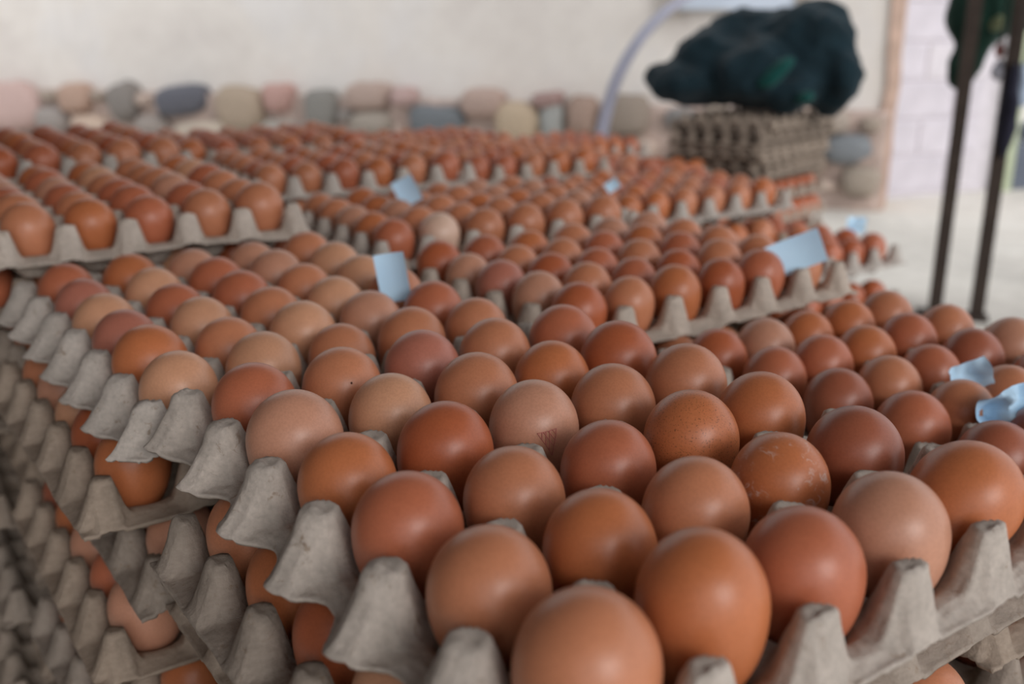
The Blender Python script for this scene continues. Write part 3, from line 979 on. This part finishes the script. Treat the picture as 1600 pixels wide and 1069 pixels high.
for offs in (np.zeros(3), f2 - f1, back, back + f2 - f1):
    stand_part('leg', vz, fz, offs, rz)
    v, f = box(-0.03, 0.045, -0.03, 0.045, 0, 0.008); stand_part('foot', v, f, offs, rz)
def rail(a, b):
    v, f = tube([a, b], 0.012, 8); stand_part('rail', v, f, (0, 0, 0))
zt = np.array([0.012 * side[0], 0.012 * side[1], STH])
d2 = f2 - f1
rail(zt, d2 + zt); rail(back + zt, back + d2 + zt); rail(zt, back + zt); rail(d2 + zt, d2 + back + zt)

bh = back / np.linalg.norm(back)
def hang(px, py, foot, off=0.0):
    """point of the view ray in the upright plane under the rail that starts at the given leg"""
    n = np.cross(bh, UPV)
    d = ray(px, py)
    t = ((foot - CAM) @ n) / (d @ n)
    return CAM + d * t + n * off
s2 = float((f2 - CAM) @ FWD) / FPX * 0.97
GREEN = cloth_mat('dark_green_tarp', lin((28, 56, 46)))
tp = hang(1556, 20, f1)
tarp_top = np.array([tp[0], tp[1], STH - 0.005])
tarp = blob_cloth('folded_tarp', [(hang(1550, 22, f1) + FWDH * 0.085, (46 * s2, 0.07, 60 * s2), 0), (hang(1592, 0, f1) + FWDH * 0.085, (60 * s2, 0.08, 56 * s2), 0), (hang(1535, 84, f1) + FWDH * 0.075, (27 * s2, 0.05, 62 * s2), 0.2),
                                  (tarp_top - UPV * 0.05 + bh * 0.03 + FWDH * 0.06, (0.11, 0.07, 0.09), 0), (tarp_top + bh * 0.03, (0.10, 0.05, 0.035), 0)], GREEN, amp=0.012)
tag(tarp, 'dark green tarpaulin hanging from the iron stand', 'tarpaulin')
PALE = cloth_mat('pale_olive_patch', lin((132, 140, 108)))
pp = blob_cloth('pale_patch', [(hang(1561, 36, f1) + FWDH * 0.015, (11 * s2, 0.014, 13 * s2), 0.4)], PALE, tarp, voxel=0.004, amp=0.003)
pp['label'] = 'pale olive patch'
NAVY = cloth_mat('navy_cloth', lin((38, 38, 52)))
CORD = simple_mat('dark_cord', lin((60, 54, 50)), 0.9, 0.1, 30)
def hanging(name, px, py, w, h, mat, label, cat, dep=0.03, off=0.0):
    c = hang(px, py, f2, off)
    W, H = w * s2, h * s2
    o = blob_cloth(name, [(c - UPV * H * 0.15, (W, dep, H * 0.85), 0.0), (c + UPV * H * 0.55, (W * 0.7, dep * 0.7, H * 0.45), 0), (c + RGT * W * 0.45 - UPV * H * 0.5, (W * 0.5, dep * 0.8, H * 0.4), 0.2)], mat, amp=0.007, voxel=0.006)
    v, f = tube([c + UPV * H * 0.85, np.array([c[0], c[1], STH])], 0.002, 6)
    mesh_obj('cord', v, f, CORD, o)
    return tag(o, label, cat)
hanging('dark_garment', 1568, 172, 13, 72, NAVY, 'dark navy cloth hanging behind the right leg of the stand', 'cloth', 0.03, 0.02)
BAGB = simple_mat('pale_blue_plastic', lin((190, 206, 226)), 0.35, 0.08, 20, 0.4, 0.004, 60)
BAGW = simple_mat('whitish_plastic', lin((206, 208, 222)), 0.35, 0.08, 20, 0.4, 0.004, 60)
PINK = simple_mat('dusky_pink_cloth', lin((170, 120, 116)), 0.8, 0.1, 20)
hanging('plastic_bag', 1598, 132, 15, 34, BAGB, 'pale blue plastic bag hanging at the right frame edge, the upper one', 'bag')
hanging('plastic_bag', 1594, 206, 12, 20, BAGB, 'small pale blue plastic bag hanging below the larger one', 'bag', 0.03, 0.03)
hanging('small_pouch', 1573, 110, 12, 17, BAGW, 'whitish pouch hanging between the stand legs', 'pouch', 0.025, -0.03)
hanging('pink_rag', 1576, 78, 9, 14, PINK, 'dusky pink rag tied above the whitish pouch', 'rag', 0.02, -0.035)

# ------------------------------------------------------------------ blue paper slips
PAPER = simple_mat('light_blue_paper', lin((196, 228, 253)), 0.75, 0.05, 30)
def slip(centre, w, h, right, up, label, curl=0.3, crumple=0.0, seed=1, nx=10, ny=10):
    right = np.array(right, float); right /= np.linalg.norm(right)
    up = np.array(up, float); up -= right * (up @ right); up /= np.linalg.norm(up)
    nor = np.cross(right, up)
    V, F_ = [], []
    for j in range(ny + 1):
        for i in range(nx + 1):
            a, b_ = i / nx - 0.5, j / ny - 0.5
            d = curl * w * (a * a * 2.0 - 0.2) + 0.15 * curl * h * math.sin(b_ * 3)
            if crumple:
                d += crumple * w * mnoise.noise((a * 3.1 + seed, b_ * 3.1, 0.5))
                a += 0.25 * crumple * mnoise.noise((a * 4 + 7 + seed, b_ * 4, 1.5))
            V.append(np.array(centre) + right * a * w + up * b_ * h + nor * d)
    for j in range(ny):
        for i in range(nx):
            q = j * (nx + 1) + i
            F_.append((q, q + 1, q + nx + 2, q + nx + 1))
    n = len(V)
    V2 = V + [p - nor * 0.0003 for p in V]
    F2 = F_ + [tuple(q + n for q in reversed(f)) for f in F_]
    o = mesh_obj('paper_slip', V2, F2, PAPER)
    return tag(o, label, 'paper', 'blue paper slips among the eggs')
def depth_of(u, v, z=0.0):
    return float((np.array([u * U, v * U, EGG_Z + z * U]) - CAM) @ FWD)
slip(at_d(614, 434, depth_of(3.95, 10.3) - .09), 0.022, 0.036, RGT + 0.15 * UPV, UPV + 0.12 * FWDH, 'upright curled blue paper slip beside the left rim of the middle tray', 0.35)
slip(at_d(1243, 397, depth_of(11.2, 7.7, -.5) - .02), 0.050, 0.031, RGT + 0.40 * UPV, UPV + 0.15 * FWDH + 0.1 * RGT, 'large blue paper slip leaning at the right end of the middle tray', 0.18)
slip(at_d(636, 299, depth_of(7.0, 17.0, -.45) - .03), 0.026, 0.031, RGT + 0.5 * UPV, UPV + 0.15 * FWDH - 0.2 * RGT, 'small blue paper slip on the eggs behind the middle tray', 0.2)
slip(at_d(957, 290, depth_of(11.5, 14.8, -.4)), 0.017, 0.013, RGT + 0.7 * UPV, UPV + 0.2 * FWDH, 'tiny lilac-blue paper slip far behind the middle tray', 0.2)
slip(at_d(1514, 592, depth_of(8.9, 2.2, -.6) - .0), 0.026, 0.022, RGT + 0.45 * UPV, UPV + 0.15 * FWDH, 'pointed blue paper scrap between eggs of the right-hand tray', 0.5, 0.3, 4)
slip(at_d(1585, 640, depth_of(8.7, 1.0, -.6)), 0.042, 0.026, RGT + 0.25 * UPV, UPV + 0.2 * FWDH, 'crumpled blue paper scrap at the right edge of the frame', 0.4, 0.5, 9)
slip(at_d(1338, 352, 1.66), 0.032, 0.027, RGT, UPV + 0.2 * FWDH, 'pale blue paper slip on the low tray by the bright ground', 0.3, 0.3, 12)

print('TRAYS', len(TRAYS))
